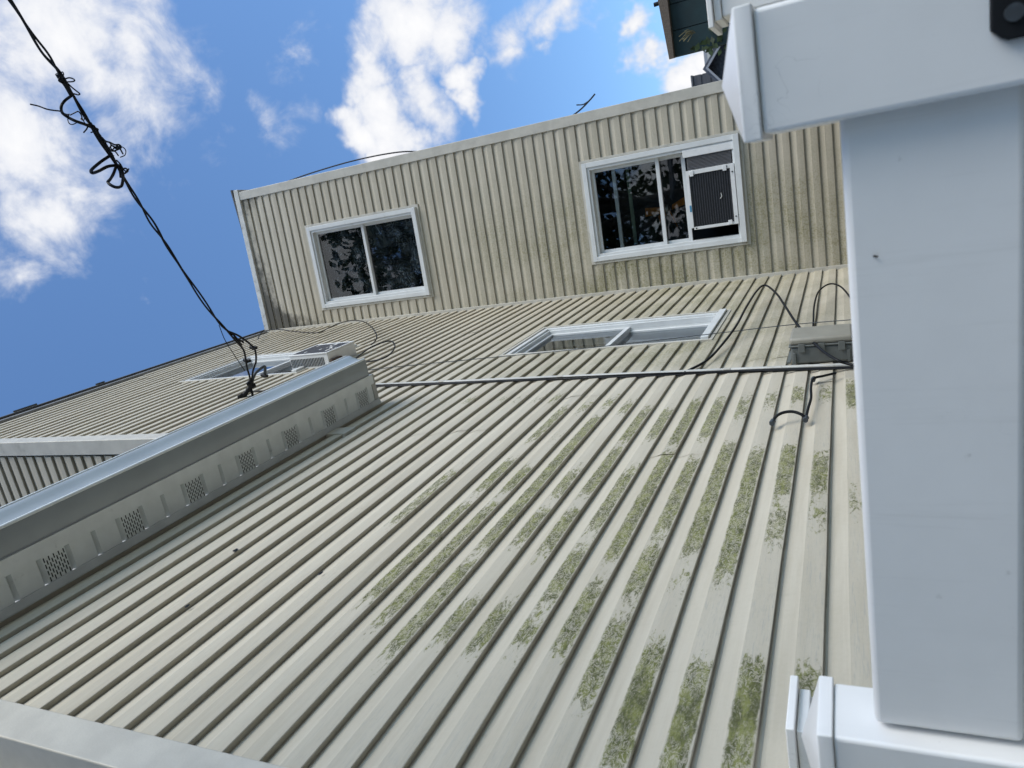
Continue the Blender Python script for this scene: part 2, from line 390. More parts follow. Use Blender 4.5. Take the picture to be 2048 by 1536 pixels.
# algae patches seen on the side wall: picture segment along the board, strength
A_ = lambda x, y: (700 + x * .5176, 800 + y * .5176)
ALG = [((455,258),(185,500),.55), ((660,230),(515,350),.9), ((720,255),(605,355),.85), ((995,65),(545,580),.85), ((490,405),(125,780),.9), ((590,390),(120,890),.7),
 ((530,610),(185,1000),.8), ((905,265),(800,380),.7), ((800,410),(640,570),.7), ((1080,180),(915,370),.8), ((915,420),(755,610),.75), ((525,770),(365,945),.85),
 ((1130,255),(935,520),.7), ((645,800),(505,975),.95), ((935,560),(750,810),.75), ((750,810),(645,985),.7), ((1265,205),(1035,620),.9), ((1000,715),(825,970),.9),
 ((1340,220),(1180,540),.7), ((1190,560),(1070,780),.75), ((1070,820),(880,1190),.7), ((1500,170),(1290,600),.9), ((1310,650),(1250,760),.5), ((1230,970),(1030,1400),1.15),
 ((1600,190),(1420,700),.85), ((1380,1060),(1170,1440),1.2), ((1725,180),(1630,370),.95), ((1640,380),(1610,590),.55), ((1600,1040),(1410,1440),1.2), ((1835,210),(1780,360),.85),
 ((1790,370),(1760,540),.45), ((1770,1060),(1670,1310),1.1), ((1970,320),(1910,470),.45), ((840,20),(735,170),.6), ((500,-15),(455,20),.6), ((620,-15),(590,10),.55), ((700,-15),(670,10),.55),
 ((760,-20),(720,10),.55), ((820,-25),(780,20),.6), ((950,0),(905,60),.5), ((1060,-20),(1005,40),.55), ((1130,0),(1070,60),.6), ((1215,20),(1070,180),.65), ((1275,30),(1155,165),.7),
 ((1355,0),(1255,180),.8), ((1460,-10),(1360,165),.65), ((1560,-20),(1490,90),.55), ((1640,-40),(1600,40),.5), ((1755,-60),(1700,20),.6), ((1840,-60),(1800,20),.5), ((1960,-80),(1920,40),.7),
 ((200,320),(170,345),.4), ((90,410),(70,430),.35), ((150,1030),(110,1060),.45), ((840,115),(800,170),.35)]
patch = {}
for a, b, w in ALG:
    pa, pb = at_x(*A_(*a), -D + .0125), at_x(*A_(*b), -D + .0125)
    k = round(((pa.z + pb.z) / 2 - .03 - ZB) / H)
    patch.setdefault(k, []).append((min(pa.y, pb.y), max(pa.y, pb.y), w))
def algae_at(k, s):
    a = 0
    for y0, y1, w in patch.get(k, ()):
        e = min((s - y0) / .11, (y1 - s) / .11, 1)
        if e > -1: a = max(a, w * max(0, min(1, .5 + e * .5)))
    return a
def soft(x, a, b): 
    u = max(0, min(1, (x - a) / (b - a))); return u * u * (3 - 2 * u)
def board(F, k, s0, s1, z0, z1, parent, alg=None, damp=None, soot=None):
    """one lapped course k between s0 and s1, with its profile cut at z0..z1 (absolute)"""
    zb = ZB + k * H
    prof = clip(PROF, z0 - zb, z1 - zb) if (z0 > zb or z1 < zb + H) else PROF
    if len(prof) < 2: return
    step = .035 if alg and k in patch else .09
    n = max(2, int((s1 - s0) / step)); v = []; f = []; su = []; al = []; dp = []; so_ = []
    ph = random.random() * 50
    for i in range(n + 1):
        s = s0 + (s1 - s0) * i / n
        wz = .0009 * math.sin(s * 3.1 + ph) + .0006 * math.sin(s * 8.3 + ph * 2); wt = .0012 * math.sin(s * 2.3 + ph * 3)
        a = alg(k, s) if alg else 0
        for t, z in prof:
            v.append(F(s, t + wt * (t > .008), zb + z + wz)); su.append((s, z, 0)); al.append(a)
            dp.append(damp(s, zb + z) if damp else 0.0); so_.append(soot(s, zb + z) if soot else 0.0)
    m = len(prof)
    for i in range(n):
        for j in range(m - 1):
            a = i * m + j; f.append((a, a + 1, a + m + 1, a + m))
    return mk('siding_board', v, f, SIDING_G if max(al) > 0 else SIDING, parent, smooth=17, attrs={'su': su, 'algae': al, 'damp': dp, 'soot': so_})
def wall_boards(F, parent, zlo, zhi, srange, wins=(), **kw):
    k0 = math.floor((zlo - ZB) / H + 1e-6); k1 = math.ceil((zhi - ZB) / H)
    for k in range(k0, k1):
        zb = ZB + k * H; zt = zb + H
        a, b = srange(zb + H * .5)
        segs = [(a, b, max(zlo, zb), min(zhi, zt + .01))]
        for (w0, w1, wz0, wz1) in wins:
            if zt <= wz0 or zb >= wz1: continue
            new = []
            for (p, q, u, w) in segs:
                if q <= w0 or p >= w1: new.append((p, q, u, w)); continue
                if p < w0: new.append((p, w0, u, w))
                if q > w1: new.append((w1, q, u, w))
                if zb < wz0 - .008: new.append((max(p, w0), min(q, w1), u, wz0))
                if zt > wz1 + .008: new.append((max(p, w0), min(q, w1), wz1, w))
            segs = new
        rs = random.Random((k // 2) * 7 + int(zlo * 10)); cutp = (a + rs.uniform(.25, .75) * (b - a)) if b - a > 2.5 else None
        for p, q, u, w in segs:
            if q - p <= .01: continue
            if cutp and p + .15 < cutp < q - .15:      # two lengths lapping each other
                board(F, k, p, cutp, u, w, parent, **kw); board(lambda s, t, z: F(s, t + .0016, z), k, cutp - .02, q, u, w, parent, **kw)
            else: board(F, k, p, q, u, w, parent, **kw)

# --- walls (solid backing) with their lapped boards
def backing(name, F, rects, t0, t1, m=TRIM):
    b = MB(F)
    for s0, s1, z0, z1 in rects: b.box(s0, s1, t0, t1, z0, z1)
    return b.build(name, m, house)
def cut(s0, s1, z0, z1, wins):
    r = []; ws = sorted([w for w in wins], key=lambda w: w[2]); z = z0
    for w in ws:
        r.append((s0, s1, z, w[2])); r.append((s0, w[0], w[2], w[3])); r.append((w[1], s1, w[2], w[3])); z = w[3]
    r.append((s0, s1, z, z1)); return r
sw = backing('side_wall', FW, [(.82, 3.06, GZ, Z_EAVE + .15)] + cut(3.06, YC + .1, GZ, TOP, (WIN_SIDE, WIN_SIDE_UP)), -.16, -.002)
cw = backing('courtyard_wall', FC, cut(-.05, 1.80, GZ, TOP, (WIN_C_LOW, WIN_C_UP)), -.16, -.002)
ew = backing('upper_end_wall', FE, [(.17, 5.0, 2.6, TOP)], -.16, -.002)
nw = backing('near_end_wall', FN, [(.17, 5.0, GZ, Z_EAVE)], -.16, -.002)
damp_w = lambda s, z: .95 * soft(s, 3.85, 4.1) * soft(z, 3.2, 1.2) * (1 - .5 * soft(z, .9, -.2)) + .10 * soft(s, 3.9, 3.5) * soft(z, 2.4, 0)
wall_boards(FW, sw, GZ + .1, Z_EAVE + .02, lambda z: (Y_NEAR, YC - .012), (WIN_SIDE,), alg=algae_at, damp=damp_w)
wall_boards(FW, sw, Z_EAVE + .02, TOP - .03, lambda z: (Y_UP, YC - .012), (WIN_SIDE_UP,), damp=damp_w)
damp_c = lambda s, z: soft(s, 1.5, .5) * soft(z, 4.6, 2.2) * (1 - .3 * soft(z, 1.2, .2)) * .9 + .24
soot_c = lambda s, z: .85 * soft(z, 6.35, 6.85) * (.6 + .5 * soft(s, 1.5, .1)) + .75 * soft(s, .45, .05) * soft(z, 5.4, 6.7) + .4 * soft(s, 1.45, 1.7) * soft(z, 6.0, 6.7) + .22 * soft(s, .25, .08) * soft(z, 4.5, 6)
SH = .0343; up_ = lambda w: (w[0], w[1], w[2] + SH, w[3] + SH)      # the courtyard wall's courses sit a little lower
wall_boards(lambda s, t, z: FC(s, t, z - SH), cw, GZ + .1 + SH, TOP - .05 + SH, lambda z: (.038, 1.705), (up_(WIN_C_LOW), up_(WIN_C_UP)), damp=damp_c, soot=soot_c)
wall_boards(FE, ew, 2.75, TOP - .03, lambda z: (.10, 3.2))
wall_boards(FN, nw, -.2, Z_EAVE, lambda z: (.10, 1.2))

# --- corner posts, inside corner channel, roof edges
MB(FC).box(-.002, .042, -.01, .032, GZ, TOP - .03).build('inside_corner_trim', TRIM, house, bevel=.003)
MB(FC).box(1.700, 1.80, -.16, .026, GZ, TOP - .005).build('corner_post', TRIM, house, bevel=.004)
MB(FW).box(3.00, Y_UP + .004, -.085, .024, 2.6, TOP - .02).build('corner_post', TRIM, house, bevel=.004)
MB(FW).box(.785, Y_NEAR + .003, -.10, .026, GZ, Z_EAVE).build('corner_post', TRIM, house, bevel=.004)
MB(FC).box(-.03, 1.83, -.2, .034, TOP - .075, TOP).build('parapet_trim', mat('pale metal capping', (.56, .56, .53), .4, var=.12, vscale=10, dirt=(.12, .12, .10), dscale=14, dlo=.55, dhi=.75), house, bevel=.004)
MB(FW).box(2.97, YC - .04, -.2, .036, TOP - .050, TOP + .004).build('roof_edge_trim', mat('grey drip edge', (.20, .205, .21), .5, var=.15, vscale=9), house, bevel=.004)
rf = MB(); rf.v = [FW(2.96, .055, TOP + .012), FW(YC + .1, .055, TOP + .012), FC(1.84, .045, TOP + .012), FC(1.84, -5, TOP + .012), FW(12, -6, TOP + .012), FW(2.96, -6, TOP + .012)]
rf.v += [v + Vector((0, 0, .02)) for v in rf.v]; rf.f = [(5, 4, 3, 2, 1, 0), (6, 7, 8, 9, 10, 11)] + [(i, (i+1) % 6, (i+1) % 6 + 6, i + 6) for i in range(6)]
roof = rf.build('main_roof', ROOFM, house)
for s, w in ((3.72, .22), (2.99, .16), (4.55, .1)):   # lifted laps of roofing felt
    MB(FW).prism([(.05, TOP + .030), (.070, TOP + .036), (.069, TOP + .040), (.03, TOP + .035)], s, s + w).build('lifted_felt', ROOFM, roof)
MB(FC).box(1.795, 1.80, -5, -.165, GZ, TOP - .01).build('outer_wall', TRIM, house)
# lean-to roof over the near part
lr = MB(); lr.prism([(.20, Z_EAVE + .115), (-5, Z_EAVE + 1.3), (-5, Z_EAVE + 1.34), (.20, Z_EAVE + .15)], .55, 3.02); lr.build('lean_to_roof', ROOFM, house)

# --- eave: soffit strips, wall channel, fascia lip, gutter
E1 = 3.55
MB(FW).box(.2, E1 - .02, .062, .16, Z_EAVE + .030, Z_EAVE + .038).build('soffit_backing', DARK, house)
sof = MB(FW).prism([(.019, Z_EAVE - .014), (.019, Z_EAVE + .03), (.0215, Z_EAVE + .03), (.0215, Z_EAVE - .001), (.052, Z_EAVE - .001), (.052, Z_EAVE - .006), (.024, Z_EAVE - .014)], .2, E1 + .012).build('soffit_channel', mat('grey channel', (.60, .63, .62), .45, var=.08, vscale=10), house)
fas = MB(FW).prism([(.158, Z_EAVE - .008), (.158, Z_EAVE + .006), (.21, Z_EAVE + .006), (.21, Z_EAVE + .13), (.217, Z_EAVE + .13), (.217, Z_EAVE - .008)], .2, E1 - .01).build('fascia', SOFF, house)
MB(FW).box(E1 - .030, E1 + .010, .053, .216, Z_EAVE - .006, Z_EAVE + .13).build('eave_end', mat('beige eave end', (.40, .39, .36), .5, var=.1, vscale=12), house, bevel=.003)
PW = .11; vent0 = 1.428 - .055
pm = {}
def strip_mesh(kind):
    b = MB(); s0, s1 = -PW / 2 + .010, PW / 2 - .010
    # a flat strip with turned-up edges forming the V groove between strips
    b.v = [Vector((x, y, z)) for x in (.050, .160) for (y, z) in ((-PW/2, .018), (s0, 0), (s1, 0), (PW/2, .018))]
    b.f = [(0, 1, 5, 4), (1, 2, 6, 5), (2, 3, 7, 6)]
    me = bpy.data.meshes.new('soffit_panel'); me.from_pydata(b.v, [], b.f); me.materials.append(SOFF); return me
SM = strip_mesh(0)
sv = []; sf = []
for i in range(9):
    for j in range(5):
        y = -.0385 + i * .0096; x = .054 + j * .026 + (.013 if i % 2 else 0)
        if x + .016 > .156: continue
        n = len(sv); sv += [(x, y - .0021, -.0012), (x + .018, y - .0021, -.0012), (x + .018, y + .0021, -.0012), (x, y + .0021, -.0012)]; sf.append((n, n+3, n+2, n+1))
VM = bpy.data.meshes.new('vent_slots'); VM.from_pydata(sv, [], sf); VM.materials.append(DARK)
i = -9
while True:
    yc = 1.428 + i * PW
    if yc > E1 + .02: break
    if yc > .25:
        o = bpy.data.objects.new('soffit_vent' if i % 3 == 0 else 'soffit_panel', SM); S.collection.objects.link(o); o.parent = fas
        wl = Vector((-D, yc, Z_EAVE)); reg(o, wl); o.location = wl - WL[fas.name]
        if i % 3 == 0:
            q = bpy.data.objects.new('vent_slots', VM); S.collection.objects.link(q); q.parent = o
            # sub-part of the vent
            q.parent = fas; q.location = wl - WL[fas.name]; q['kind'] = 'stuff'
    i += 1
# K-style gutter
gp = [(.222, Z_EAVE + .002), (.312, Z_EAVE + .002), (.320, Z_EAVE + .006), (.322, Z_EAVE + .012), (.321, Z_EAVE + .03), (.322, Z_EAVE + .045), (.327, Z_EAVE + .065), (.335, Z_EAVE + .085), (.345, Z_EAVE + .10), (.352, Z_EAVE + .115), (.353, Z_EAVE + .135), (.351, Z_EAVE + .142), (.345, Z_EAVE + .142)]
inner = [(t - .003, z + .003) for t, z in reversed(gp[1:-1])]
gut = MB(FW).prism(gp + [(.343, Z_EAVE + .135)] + inner[1:] + [(.222, Z_EAVE + .005)], .0, 3.515).build('gutter', ALU, house, smooth=30)
MB(FW).prism([(.218, Z_EAVE + .0005)] + [(t + .0015, z - .001) for t, z in gp[1:9]] + [(.3535, Z_EAVE + .116), (.354, Z_EAVE + .14), (.218, Z_EAVE + .14)], 3.5155, 3.522).build('end_cap', ALU, gut)
v, f = tube_data([FW(0, .3245, Z_EAVE + .0075), FW(3.52, .3245, Z_EAVE + .0075)], .0075); mk('front_bead', v, f, mat('gutter edge highlight', (.80, .84, .85), .3), gut, smooth=60)  # beads coloured far paler than the gutter to paint the sky's highlight
v, f = tube_data([FW(0, .3525, Z_EAVE + .139), FW(3.515, .3525, Z_EAVE + .139)], .0055); mk('top_bead', v, f, MATS['gutter edge highlight'], gut, smooth=60)
MB(FW).box(0, 3.515, .2175, .2215, Z_EAVE + .0, Z_EAVE + .14).build('back_flange', ALU, gut)

# --- windows
def window(F, w, name, label, reveal=.055, sill=.055, film=False, raised=None, jw=.024, fw=.075, to=0.0):
    s0, s1, z0, z1 = w; sm, zc = (s0 + s1) / 2, z0; F0 = F
    if to: F = lambda s, t, z: F0(s, t + to, z)
    e = empty(name, F(sm, 0, z0), parent=house); e['label'] = label
    MB(F0).ring(s0 - .004, s1 + .004, z0 - .004, z1 + .004, jw, -.05, .022).build('casing', TRIM, e, bevel=.002)
    a0, a1, b0, b1 = s0 + jw - .003, s1 - jw + .003, z0 + jw - .003, z1 - jw + .003
    fr = MB(F).ring(a0, a1, b0, b1, fw, -.02, .022); fr.ring(a0 + .002, a1 - .002, b0 + .002, b1 - .002, fw * .62, .0215, .036)
    fr.build('frame', WHITE, e, bevel=.003)
    MB(F).box(a0 + .004, a1 - .004, .01, .060, b0 + .004, b0 + sill).build('sill', WHITE, e, bevel=.003)
    c0, c1, d0, d1 = a0 + fw - .002, a1 - fw + .002, b0 + max(fw, sill) - .002, b1 - fw + .002
    MB(F).ring(a0 + .01, a1 - .01, b0 + .01, b1 - .01, fw - .012 + .004, -reveal - .09, -.0205).build('reveal', WHITE, e)
    zm = (d0 + d1) / 2 + .02
    r = .036
    def sash(nm, za, zb, t, pane_z=None):
        MB(F).ring(c0 - .004, c1 + .004, za, zb, r, t - .028, t).build(nm, WHITE, e, bevel=.002)
        p = MB(F); p.quad((c0 + r - .006, t - .014, za + r - .002), (c1 - r + .006, t - .014, za + r - .002), (c1 - r + .006, t - .014, zb - r + .002), (c0 + r - .006, t - .014, zb - r + .002))
        p.build('pane', GLASS, e)
    sash('upper_sash', zm - .02, d1 + .002, -reveal + .03)
    if raised: sash('lower_sash', raised, raised + (zm - d0) + .02, -reveal)
    else: sash('lower_sash', d0 - .002, zm + .016, -reveal)
    # the dark room behind the glass
    rm = MB(F); q0, q1, y0, y1, dp = c0 - .05, c1 + .05, d0 - .05, d1 + .05, -.75
    tb = -reveal - .05
    rm.quad((q0, dp, y0), (q1, dp, y0), (q1, dp, y1), (q0, dp, y1)); rm.quad((q0, tb, y0), (q0, dp, y0), (q0, dp, y1), (q0, tb, y1)); rm.quad((q1, tb, y0), (q1, dp, y0), (q1, dp, y1), (q1, tb, y1))
    rm.quad((q0, tb, y0), (q1, tb, y0), (q1, dp, y0), (q0, dp, y0)); rm.quad((q0, tb, y1), (q1, tb, y1), (q1, dp, y1), (q0, dp, y1))
    rm.build('room_interior', mat('dark room', (.03, .035, .04), .8), e)
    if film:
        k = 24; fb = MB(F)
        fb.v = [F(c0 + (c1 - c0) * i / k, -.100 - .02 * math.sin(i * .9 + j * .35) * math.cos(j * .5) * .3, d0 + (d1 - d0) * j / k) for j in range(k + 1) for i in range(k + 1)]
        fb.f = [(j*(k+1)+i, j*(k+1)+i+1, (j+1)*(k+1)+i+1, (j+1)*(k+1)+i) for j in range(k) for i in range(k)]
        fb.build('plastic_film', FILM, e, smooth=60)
    return e, (c0, c1, d0, d1)
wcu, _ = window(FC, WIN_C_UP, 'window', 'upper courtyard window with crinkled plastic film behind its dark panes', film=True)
wcl, (lc0, lc1, ld0, ld1) = window(FC, WIN_C_LOW, 'window', 'lower courtyard window with raised sash over an air conditioner', raised=1.335)
ws, _ = window(FW, WIN_SIDE, 'window', 'side wall window seen at a sharp angle', reveal=.035, fw=.06, to=-.022)
wsu, _ = window(FW, WIN_SIDE_UP, 'window', 'upper side wall window partly hidden behind the gutter', reveal=.04, fw=.06, to=-.02)
# things glimpsed in the lower courtyard window: a pale green window post and dry leaves
MB(FC).box(.46, 1.22, -.36, -.34, 1.955, 1.99).build('curtain_rail', mat('pale green rail', (.30, .38, .30), .5), wcl)

# ceiling fan inside the room of the lower courtyard window
def throughC(x, y, t):
    r = ray(x, y); base = P0 + CN * t; return r * (base.dot(CN) / r.dot(CN))
hubp = throughC(1338, 418, -.55)
fan = empty('ceiling_fan', hubp, 'ceiling fan with orange wooden blades seen dimly through the lower courtyard window', 'ceiling fan')
v, f = tube_data([hubp, hubp + Vector((0, 0, .05)), hubp + Vector((0, 0, .06))], [.05, .06, .03], 12); mk('hub', v, f, METAL, fan, smooth=40)
ORNG = mat('orange wood', (.45, .16, .03), .5, var=.2, vscale=20)
for q in ((1298, 424), (1322, 436), (1368, 402), (1352, 445)):
    e_ = throughC(*q, -.45); d_ = (e_ - hubp); w__ = d_.cross(Vector((0, 0, 1))).normalized() * .045; u_ = Vector((0, 0, .008))
    a_ = hubp + d_ * .25; b_ = hubp + d_ * 1.15; mk('blade', [a_ - w__ * .6, a_ + w__ * .6, b_ + w__, b_ - w__, a_ - w__ * .6 + u_, a_ + w__ * .6 + u_, b_ + w__ + u_, b_ - w__ + u_], [(3, 2, 1, 0), (4, 5, 6, 7), (0, 1, 5, 4), (1, 2, 6, 5), (2, 3, 7, 6), (3, 0, 4, 7)], ORNG, fan)
# ------------------------------------------------------------------ air conditioners
ac = empty('window_air_conditioner', FC(.8, .02, .86), 'dark finned air conditioner in the white lower courtyard window', 'air conditioner')
MB(FC).box(.552, 1.040, -.5, .030, .915, 1.300).build('housing', mat('black housing', (.02, .021, .023), .6), ac)
fb = MB(FC)
for k in range(17):
    z = .932 + k * (1.283 - .932) / 16; fb.box(.558, 1.034, .0305, .041, z - .0045, z + .0045)
fb.build('fins', FIN, ac)
MB(FC).box(.548, 1.075, -.02, .052, 1.292, 1.318).build('top_rail', PLAST, ac, bevel=.002)
MB(FC).box(.530, 1.075, -.02, .052, .885, .922).build('bottom_rail', PLAST, ac, bevel=.002)
MB(FC).box(1.036, 1.075, -.02, .052, .9225, 1.2915).build('side_rail', PLAST, ac, bevel=.002)
MB(FC).box(.530, .556, -.02, .052, .9225, 1.2915).build('side_rail', PLAST, ac, bevel=.002)
for s, z in ((1.055, 1.27), (1.055, .95), (.543, 1.27), (.543, .95), (1.0, .903), (.60, .903)):
    v, f = tube_data([FC(s, .05, z), FC(s, .056, z)], .007, 8); mk('screw', v, f, BLACK, ac)
for s0, s1, z0, z1 in ((1.02, 1.07, .95, .985), (1.02, 1.07, 1.25, 1.285), (.535, .575, .94, .975)):
    MB(FC).box(s0, s1, .0525, .060, z0, z1).build('bracket', PLAST, ac, bevel=.002)
pl = MB(FC); n = 10
for k in range(n):
    s_ = 1.078 + k * .12 / n; s2 = s_ + .12 / n; sm_ = (s_ + s2) / 2
    pl.quad((s_, .012, .905), (sm_, .026, .905), (sm_, .026, 1.305), (s_, .012, 1.305)); pl.quad((sm_, .026, .905), (s2, .012, .905), (s2, .012, 1.305), (sm_, .026, 1.305))
pl.build('pleated_side_panel', mat('grey pleated vinyl', (.20, .205, .22), .5), ac)
MB(FC).box(1.198, 1.262, .0, .035, .88, 1.335).build('side_panel_frame', PLAST, ac, bevel=.002)
MB(FC).box(.70, .76, .0525, .0545, 1.296, 1.314).build('sticker', mat('blue sticker', (.05, .22, .38), .4), ac)
tube('fin_scrape', [FC(.78, .043, 1.03), FC(.80, .045, 1.015), FC(.83, .044, 1.02)], .004, mat('bare metal scratch', (.5, .5, .48), .4), ac)

a2 = empty('window_air_conditioner', FW(4.92, .07, 4.10), 'pale louvred air conditioner jutting from the side wall above the gutter', 'air conditioner')
p = .145; y0, y1, z0, z1 = 4.70, 5.10, 4.05, 4.475
MB(FW).box(y0 + .006, y1, -.3, p - .012, z0, z1).build('cabinet', PLAST, a2, bevel=.006)
MB(FW).ring(y0, y1 + .004, z0 - .004, z1 + .004, .022, p - .0115, p).build('rear_frame', PLAST, a2, bevel=.003)
MB(FW).box(y0 + .02, y1 - .02, p - .0115, p - .004, z0 + .02, z1 - .02).build('rear_coil', FIN, a2)
sl_ = MB(FW)
for k in range(22):
    z = z0 + .05 + k * .017; sl_.box(y0 + .0025, y0 + .0058, .03, p - .04, z, z + .007)
sl_.build('louvre_slots', DARK, a2)
dr = MB(FW)
for k in range(14):
    s = random.uniform(y0 + .05, y1 - .08); z = random.uniform(z0 + .05, z1 - .06); w_ = random.uniform(.015, .07)
    dr.box(s, s + w_, p - .0038, p - .003, z, z + random.uniform(.006, .018))
dr.build('bird_droppings', mat('chalk white', (.8, .8, .78), .8), a2)
MB(FW).box(y0 + .01, y0 + .16, .005, p - .07, z0 - .035, z0 - .004).build('rusty_tray', RUST, a2, bevel=.012)

# ------------------------------------------------------------------ enclosure and conduit on the side wall
bx = empty('utility_box', FW(4.14, .06, 0), 'grey plastic utility enclosure on the siding beside the cable run', 'utility box')
b0, b1, p = 3.87, 4.13, .150
MB(FW).box(b0, b1, .022, p - .035, .0, .295).build('body', BOXG, bx, bevel=.012)
MB(FW).box(b0 - .008, b1 + .008, p - .0345, p - .026, -.008, .303).build('rim', BOXG, bx, bevel=.003)
MB(FW).box(b0 - .002, b1 + .002, p - .0255, p + .012, -.004, .299).build('lid', BOXL, bx, bevel=.014)
for z in (.05, .145, .24):
    MB(FW).box(b0 - .014, b0 - .0085, p - .062, p - .018, z - .016, z + .016).build('latch', BOXG, bx, bevel=.002)
for z in (.012, .27):
    MB(FW).box(b0 - .010, b0 - .001, .024, p - .064, z, z + .014).build('rib', BOXG, bx, bevel=.002)
for z in (-.02, .302):
    MB(FW).box(b0 + .02, b1 - .02, .021, .032, z, z + .018).build('mounting_flange', BOXG, bx)
v, f = tube_data([FW(4.05, .07, -.001), FW(4.05, .07, -.05)], .022, 12); mk('cable_gland', v, f, mat('pale gland', (.5, .5, .48), .5), bx, smooth=40)

def yv(z): return 3.79 + (3.985 - 3.79) * (z / 3.1)     # the run leans slightly
cn = empty('cable_conduit', FW(yv(-.4), .03, -.4), 'long pale cable cover running up the siding between utility box and eave', 'conduit')
zz = [-.45, .62, 1.62, 2.5, 4.05]
for a, b in zip(zz[:-1], zz[1:]):
    q = MB(lambda s, t, z: FW(s + yv(z), t, z)); q.box(-.009, .018, .0150, .033, a + .002, b - .001)
    q.build('cover_length', mat('pale grey cover', (.52, .52, .49), .4, var=.08, vscale=9, dirt=(.30, .29, .25), dscale=8), cn, bevel=.005)
for z in (.62, 1.62, 2.5):
    q = MB(lambda s, t, z: FW(s + yv(z), t, z)); q.box(-.011, .020, .0150, .0345, z - .02, z + .022); q.build('joint_collar', TRIM, cn, bevel=.003)
cb = empty('cable_bundle', FW(yv(-.3) - .035, .03, -.4), 'black cables running along the near side of the pale cable cover', 'cable')
for j, (off, r) in enumerate(((-.017, .0055), (-.027, .005), (-.021, .004))):
    pts = []
    for k in range(30):
        z = -.35 + k * .16
        spread = soft(z, .9, -.1) * (.02 + .05 * j)
        pts.append(FW(yv(z) + off - spread * .4 + .006 * math.sin(z * 2.1 + j), .020 + .008 * (j == 2) + .003 * math.sin(z * 3 + j * 2), z))
    tube('cable', pts, r, BLACK, cb, n=3)

# dark flecks stuck to the near siding, a white downpipe on the near end wall
for k, (x, y, r, lab) in enumerate(((472, 1100, .011, 'small black splat on the siding below the gutter'), (373, 1213, .008, 'tiny dark fleck on the lower left siding'), (641, 1147, .008, 'tiny dark smudge on the middle of the siding'))):
    c = at_x(x, y, -D + .0195); vv = [c]; 
    for a in range(9): q = r * random.uniform(.4, 1.3); vv.append(c + Vector((.0012, math.cos(a * .698) * q * 1.3, math.sin(a * .698) * q)))
    vv[0] = c + Vector((.004, 0, 0)); tag(mk('dirt_speck', vv, [(0, a + 1, (a + 1) % 9 + 1) for a in range(9)], BLACK), lab, 'speck')
MB(FN).box(.135, .215, .03, .09, GZ, Z_EAVE - .05).build('downpipe', WHITE, house, bevel=.012)
# ------------------------------------------------------------------ loose cables
def wire(name, label, pix, X, r, m=BLACK, crop=None, group=None):
    if crop: ox, oy, k = crop; pix = [(ox + x * k, oy + y * k) for x, y in pix]
    if not isinstance(X, (list, tuple)): X = [X] * len(pix)
    P = [at_x(x, y, xx) for (x, y), xx in zip(pix, X)]
    o = tube(name, P, r, m); return tag(o, label, 'cable', group)
C2 = (1200, 520, .2734); C4 = (400, 560, .2148); C3 = (1460, 520, .2604)
wire('loose_cable', 'black cable arching in a tall loop over the side wall from the utility box', [(1885,775),(1800,755),(1720,725),(1600,640),(1450,480),(1350,330),(1290,245),(1210,185),(1150,222),(1070,345),(1000,475),(900,610),(780,735),(620,822)],
     [-1.03,-1.02,-1.0,-.985,-.98,-.98,-.98,-.98,-.985,-1.0,-1.03,-1.06,-1.08,-1.09], .0075, crop=C2)
wire('loose_cable', 'small black cable hoop standing out above the utility box', [(1560,500),(1562,430),(1568,330),(1600,230),(1680,175),(1760,195),(1835,280),(1890,380)], [-1.06,-1.04,-1.02,-1.0,-1.0,-1.0,-1.02,-1.04], .006, crop=C2)
wire('thin_wire', 'thin grey wire stretched across the side window from gutter end to utility box', [(722,742),(800,733),(1004,713),(1140,700),(1430,667),(1577,650),(1720,638)], [-1.0,-1.02,-1.05,-1.05,-1.05,-1.04,-1.02], .0028, CABG)
o = wire('loose_cable', 'short black coax tail hanging below the utility box', [(812,868),(720,890),(640,912),(622,980),(622,1060),(600,1140),(582,1218)], [-1.075,-1.07,-1.065,-1.07,-1.072,-1.075,-1.078], .006, crop=C3)
o2 = wire('cable_end', 'black coax end bowed across two boards with a connector', [(582,1218),(545,1185),(480,1165),(410,1172),(355,1200),(325,1245)], [-1.078,-1.06,-1.05,-1.05,-1.06,-1.085], .0065, crop=C3)
for (x, y) in ((640, 915), (582, 1220), (325, 1245)):
    c = at_x(1460 + x * .2604, 520 + y * .2604, -1.078)
    v, f = tube_data([c + Vector((0, -.018, 0)), c + Vector((0, -.006, .002)), c + Vector((0, .016, -.002))], .011, 8)
    mk('connector', v, f, CABG, o2 if (x, y) != (640, 915) else o, smooth=40)
wire('loose_cable', 'thin black cable looping out from behind the gutter end cap', [(1440,740),(1500,690),(1600,622),(1700,582),(1780,570),(1815,618),(1770,690),(1690,735),(1560,762),(1450,775)], [-1.0,-1.0,-.99,-.98,-.98,-.98,-.99,-1.0,-1.02,-1.05], .006, crop=C4)
wire('loose_cable', 'thin black cable drooping from the roof corner to the upper air conditioner', [(538,552),(560,505),(595,478),(720,460),(870,478),(1090,492),(1200,445),(1300,402),(1420,376),(1520,388),(1600,440),(1645,520),(1625,575),(1590,605)], [-1.05,-1.04,-1.03,-1.02,-1.03,-1.04,-1.04,-1.03,-1.02,-1.02,-1.02,-1.02,-1.04,-1.06], .006, crop=C4)
def cwire(label, pix, t, r):
    P = []
    for x, y in pix:
        rr = ray(x, y); base = P0 + CN * t; k = base.dot(CN) / rr.dot(CN); P.append(rr * k)
    return tag(tube('roof_wire', P, r, BLACK), label, 'wire')
rw = cwire('short stray wire sticking up past the courtyard wall corner near the lower window', [(1108,252),(1135,238),(1160,220),(1178,202),(1190,188)], -.12, .008)
P = []
for x, y in ((1176, 203), (1166, 209), (1153, 210)):
    rr = ray(x, y); base = P0 + CN * -.12; P.append(rr * (base.dot(CN) / rr.dot(CN)))
